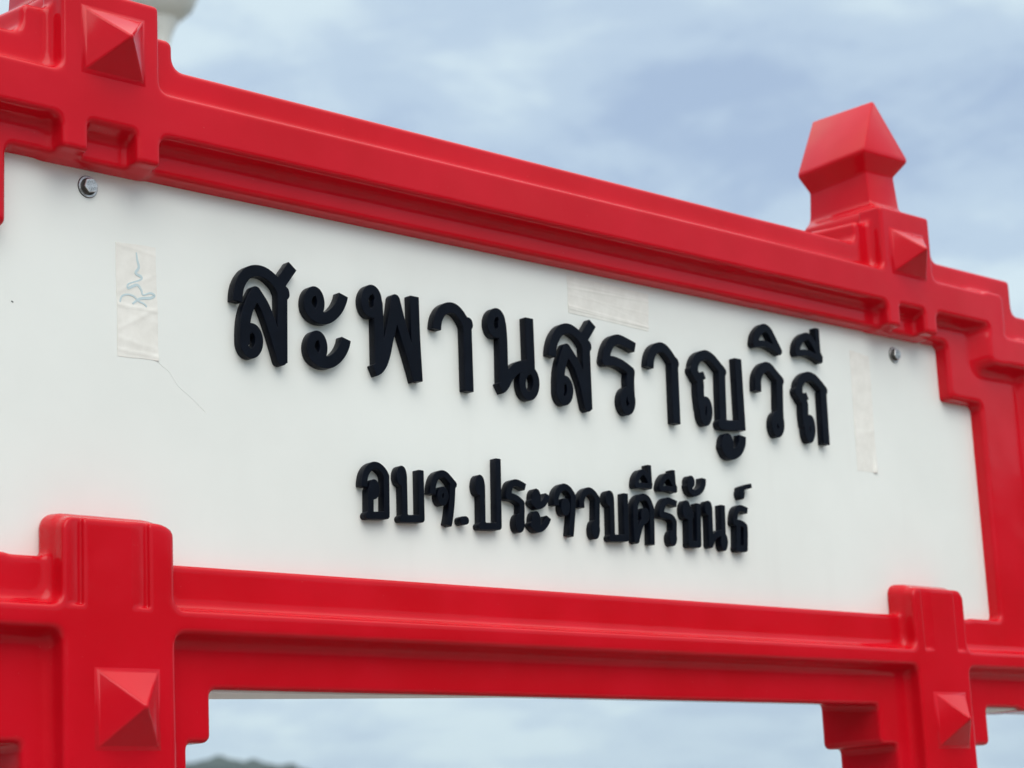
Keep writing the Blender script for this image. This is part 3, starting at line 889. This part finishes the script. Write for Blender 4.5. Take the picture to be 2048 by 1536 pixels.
   ('s', 8, 'rr', [(878.1,-259.2), (881.2,-250.8), (887.6,-243.9), (894.2,-242.3), (900.6,-248.1), (905.9,-256.9)]),
   ('s', 7, 'rr', [(878,-260.5), (892.6,-259.1), (906,-260.5)]),
   ('s', 7.5, 'br', [(903.5,-233.2), (903.8,-255.2)]),
 ]),
 ('kho khai, twelfth in the lower line', [
   ('o', 8.9, 'rr', [(929.5,-284.9), (928.6,-289.2), (926.9,-292.4), (924.9,-293.7), (923.1,-292.7), (922.1,-289.7), (922,-285.4), (922.9,-281.1), (924.5,-277.9), (926.5,-276.6), (928.3,-277.6), (929.4,-280.7)]),
   ('s', 8.9, 'rr', [(932,-284.7), (934.8,-291.4), (931.8,-299.5), (929.4,-330.7)]),
   ('s', 8.9, 'rr', [(929.1,-331.3), (946.3,-330.7)]),
   ('s', 8.9, 'br', [(950.5,-274.8), (946.6,-330.3)]),
 ]),
 ('mai han akat, above the twelfth letter of the lower line', [
   ('o', 8.9, 'rr', [(941.3,-246.3), (940.7,-248.5), (939.5,-250.3), (938,-251), (936.7,-250.5), (935.8,-249), (935.6,-246.7), (936.2,-244.4), (937.4,-242.7), (938.9,-242), (940.3,-242.5), (941.1,-244)]),
   ('s', 8.9, 'br', [(964.7,-239.3), (963,-248.2), (956.7,-256.2), (945.2,-261.4), (936.9,-258.3), (934.3,-252.7)]),
 ]),
 ('no nu, thirteenth in the lower line', [
   ('o', 8.9, 'rr', [(973.4,-279.4), (972.7,-282.4), (971.3,-284.7), (969.6,-285.6), (968.1,-284.9), (967.2,-282.8), (967,-279.9), (967.8,-276.9), (969.1,-274.7), (970.8,-273.8), (972.3,-274.4), (973.3,-276.5)]),
   ('s', 8.9, 'rr', [(973.6,-280.5), (971.3,-324.3), (970.9,-329.1)]),
   ('s', 8.9, 'rr', [(970.8,-329.6), (977.4,-319.7), (987.6,-313.1), (997.3,-311.9)]),
   ('s', 8.9, 'br', [(1000.1,-273.1), (998,-313)]),
   ('o', 8.9, 'rr', [(1001.4,-323.9), (1000.6,-327.8), (999.2,-330.7), (997.7,-331.9), (996.3,-330.9), (995.5,-328.2), (995.6,-324.3), (996.3,-320.4), (997.7,-317.5), (999.3,-316.4), (1000.6,-317.3), (1001.4,-320.1)]),
 ]),
 ('tho thong, last in the lower line', [
   ('s', 8.9, 'br', [(1051.3,-277.4), (1043.3,-275.2), (1035.2,-274.8), (1029,-278.7), (1025.3,-286.3), (1023.8,-293.4)]),
   ('s', 8.9, 'rr', [(1023.6,-295.3), (1034.6,-295.6), (1042.5,-298.1), (1044.8,-303.3), (1041.9,-330.3)]),
   ('s', 8.9, 'rr', [(1030.2,-298.9), (1026.8,-330.9)]),
   ('s', 8.9, 'rr', [(1026,-331.1), (1041.9,-330.5)]),
 ]),
 ('thanthakhat, above the last letter of the lower line', [
   ('o', 8.9, 'rr', [(1043.6,-253.7), (1043.2,-255.7), (1042.6,-257.2), (1041.9,-257.7), (1041.3,-257.3), (1041,-255.9), (1041,-253.9), (1041.4,-251.9), (1042,-250.4), (1042.7,-249.8), (1043.3,-250.3), (1043.7,-251.7)]),
   ('s', 6.5, 'rb', [(1041.7,-247.3), (1051.6,-244.1), (1063.8,-241.1)]),
 ]),
]
for nm, strokes in GLYPHS:
    is_dot = nm.startswith('full stop'); is_mark = nm.split(',')[0] in ('sara i', 'sara ii', 'sara uu', 'mai han akat', 'thanthakhat')
    o = link('full_stop' if is_dot else 'vowel_mark' if is_mark else 'letter', letter_mesh(strokes), M_INK, sign, UP)
    o['label'] = ('black ' + nm) if is_dot else 'raised black Thai ' + ('mark ' if is_mark else 'letter ') + nm

# --- bolts
def bolt(u, w):
    b_ = bpy.data.objects.new('bolt', None); COL.objects.link(b_); b_.parent = sign
    b_.location = ((u - 717) / 1000, 0, w / 1000 + SIGN_Z)
    b_.rotation_euler = (R(90), 0, 0)                      # local +Z points out of the board
    def ln(name, prof, seg, mt, ang=35, rot=0.0):
        bm = bmesh.new()
        rings(bm, [[(r_ / 1000 * math.cos(2 * math.pi * k / seg + rot), r_ / 1000 * math.sin(2 * math.pi * k / seg + rot), z_ / 1000) for k in range(seg)] for r_, z_ in prof])
        link(name, smooth(bm_mesh(name, bm), ang), mt, b_)
    ln('gasket', [(12.4, 0.05), (12.5, 0.4), (12.3, 0.9)], 40, M_RUBBER)
    ln('washer', [(11.7, 0.9), (11.9, 1.2), (11.6, 1.5), (8.8, 1.6)], 40, M_STEEL)
    ln('collar', [(9.6, 1.5), (9.5, 2.1), (8.4, 2.9)], 40, M_STEELD)
    rot = R(14)
    def hx(r_, z_): return [(r_ / 1000 * math.cos(math.pi / 3 * k + rot), r_ / 1000 * math.sin(math.pi / 3 * k + rot), z_ / 1000) for k in range(6)]
    bm = bmesh.new()
    rings(bm, [hx(8.7, 2.7), hx(8.7, 7.3), hx(8.1, 7.8)])
    hd = link('hex_head', smooth(bm_mesh('hex_head', bm), 20), M_STEELD, b_)
    hd.data.materials.append(M_STEEL)
    for pl in hd.data.polygons:
        if pl.normal.z > 0.5:
            pl.material_index = 1
    # stamped marks on the head: small raised dashes, joined into the head
    bm = bmesh.new(); bm.from_mesh(hd.data)
    for k in range(11):
        an = 2 * math.pi * k / 11 + 0.2
        r0, r1 = (3.6, 5.6) if k % 3 else (2.6, 5.9)
        ca, sa = math.cos(an), math.sin(an)
        for_ = []
        for rr, ww in ((r0, -0.35), (r1, -0.35), (r1, 0.35), (r0, 0.35)):
            for_.append((rr * ca - ww * sa, rr * sa + ww * ca))
        lo_ = [bm.verts.new((x / 1000, y / 1000, 0.0077)) for x, y in for_]
        hi_ = [bm.verts.new((x / 1000, y / 1000, 0.0082)) for x, y in for_]
        fs = [bm.faces.new(hi_)] + [bm.faces.new((lo_[q], lo_[(q + 1) % 4], hi_[(q + 1) % 4], hi_[q])) for q in range(4)]
        for q, f_ in enumerate(fs):
            f_.material_index = 1 if q == 0 else 0
    bm.to_mesh(hd.data); bm.free()
bolt(0, 0)
bolt(1434.5, -7)

# --- tape strips stuck on the board: thin creased sheets
def tape(corners, label, seed, lift=None, folds=()):
    """corners: tl, tr, br, bl in sign millimetres"""
    rr = random.Random(seed)
    nu, nv = 30, 66
    tl, tr, br, bl = [np.array(c_, float) for c_ in corners]
    ph = [rr.uniform(0, 6.3) for _ in range(8)]
    cr = [(rr.uniform(0.1, 0.9), rr.uniform(-0.25, 0.25), rr.uniform(0.15, 0.4)) for _ in range(4)]
    bm = bmesh.new()
    G2 = []
    for side in (0, 1):
        grid = []
        for i in range(nv + 1):
            row = []
            for j in range(nu + 1):
                v, u = i / nv, j / nu
                q = (tl * (1 - u) + tr * u) * (1 - v) + (bl * (1 - u) + br * u) * v
                edge = min(i, nv - i, j, nu - j)
                if edge == 0:
                    q = q + np.array([0.35 * math.sin(9 * v + ph[0]) + rr.uniform(-.12, .12), 0.3 * math.sin(7 * u + ph[1]) + rr.uniform(-.12, .12)]) * (1 if side else 1)
                hgt = 0.30 + 0.05 * math.sin(5 * u + ph[2]) * math.sin(6 * v + ph[3])
                for c0, sl_, am in cr:
                    x = (v - c0 - sl_ * (u - 0.5)) * 70
                    hgt += am * math.exp(-x * x / 3.0)
                for c0, sl_, am in folds:
                    x = (v - c0 - sl_ * (u - 0.5)) * nv
                    hgt += am * math.exp(-x * x / 0.5)
                if lift:
                    du, dv, am, rad = lift
                    hgt += am * math.exp(-((u - du) ** 2 + (v - dv) ** 2) / rad)
                row.append(bm.verts.new(sgn(q[0], q[1], hgt if side else 0.03)))
            grid.append(row)
        G2.append(grid)
    b0, f0 = G2
    for i in range(nv):
        for j in range(nu):
            bm.faces.new((f0[i][j], f0[i + 1][j], f0[i + 1][j + 1], f0[i][j + 1]))
            bm.faces.new((b0[i][j], b0[i][j + 1], b0[i + 1][j + 1], b0[i + 1][j]))
    rim = [(0, j) for j in range(nu)] + [(i, nu) for i in range(nv)] + [(nv, j) for j in range(nu, 0, -1)] + [(i, 0) for i in range(nv, 0, -1)]
    for k in range(len(rim)):
        a_, b_ = rim[k], rim[(k + 1) % len(rim)]
        bm.faces.new((f0[a_[0]][a_[1]], f0[b_[0]][b_[1]], b0[b_[0]][b_[1]], b0[a_[0]][a_[1]]))
    c_ = (tl + br) / 2
    root = (0.717 + (c_[0] - 717) / 1000, 0.0, SIGN_Z + c_[1] / 1000)
    me = bm_mesh('tape_strip', bm)
    me.transform(Matrix.Translation((-(c_[0] - 717) / 1000, 0, -c_[1] / 1000)))
    o = link('tape_strip', smooth(me, 60), M_TAPE, None, root)
    tag(o, label, 'tape', 'pieces of cream tape on the board')
    return o, c_
def ribbon(name, pts, width, t_, mt, parent=None, c_=(717, 0), loc=None, th=0.12, sm=True):
    line = catmull(pts, 6) if sm else [np.array(p_) for p_ in pts]
    lp = []
    for i, q in enumerate(line):
        d_ = line[min(i + 1, len(line) - 1)] - line[max(i - 1, 0)]
        d_ = d_ / max(np.linalg.norm(d_), 1e-9); n_ = np.array([-d_[1], d_[0]])
        w_ = (width if isinstance(width, (int, float)) else width(i / (len(line) - 1))) / 2
        ring_ = []
        for sg, tt in ((-1, t_ - th), (1, t_ - th), (1, t_), (-1, t_)):
            x, y = q + n_ * w_ * sg
            ring_.append(((x - c_[0]) / 1000, -tt / 1000, (y - c_[1]) / 1000))
        lp.append(ring_)
    bm = bmesh.new(); rings(bm, lp)
    return link(name, bm_mesh(name, bm), mt, parent, loc)
t1, c1 = tape([(35, -55.5), (87, -54), (89.5, -182), (36.5, -183)], 'upright cream tape with a faint blue pen scribble, nearest the left bolt', 11, (0.97, 0.99, 0.8, 0.004), ((0.56, 0.02, 0.55), (0.955, 0.03, 0.5), (0.045, 0.06, 0.35)))
ribbon('pen_mark', [(61.6, -63.8), (62.8, -72.1), (64.6, -80.3), (60.5, -87.3), (67.7, -90.5), (66.0, -94.3), (51.4, -100.7), (50.1, -105.8), (56.2, -102.8), (62.7, -100.4), (67.5, -105.3), (69.9, -110.6), (78.9, -107.2), (84.6, -109.2), (78.8, -112.9), (65.8, -115.5), (56.0, -122.5)], lambda s_: 1.5 + 1.6 * abs(math.sin(9 * s_)), 0.62, M_PEN, t1, c1, th=0.4)
ribbon('pen_mark', [(39.9, -122.7), (42.4, -116.0), (49.6, -112.9), (57.7, -113.8), (64.1, -118.5), (70.6, -120.4), (74.6, -123.4)], 2.0, 0.63, M_PEN, t1, c1, th=0.4)
tape([(732, 12.5), (888, 9.5), (884, -43), (731.5, -38)], 'wide creased cream tape lying crosswise above the middle letters', 5, (0.03, 0.85, 0.7, 0.01), ((0.90, 0.03, 0.5), (0.60, 0.5, 0.2)))
tape([(1324, -13), (1371, -17), (1367.5, -195), (1320, -196)], 'long upright cream tape right of the last upper letter, its lower corner curling up', 23, (0.92, 0.985, 3.2, 0.006))
ribbon('hairline_mark', [(87.0, -182.4), (94.6, -187.6), (102.3, -192.1), (108.9, -200.3), (115.5, -207.8), (135.7, -221.2), (150.3, -232.8)],
       lambda s_: 0.42 * (1 - s_) + 0.1, 0.2, M_SCR, sign, (717, 0), UP, 0.18)
ribbon('dirt_speck', [(-93.6, -140.8), (-92.6, -141.1), (-91.2, -141.8)], 1.2, 0.25, M_RUBBER, sign, (717, 0), UP, 0.2)
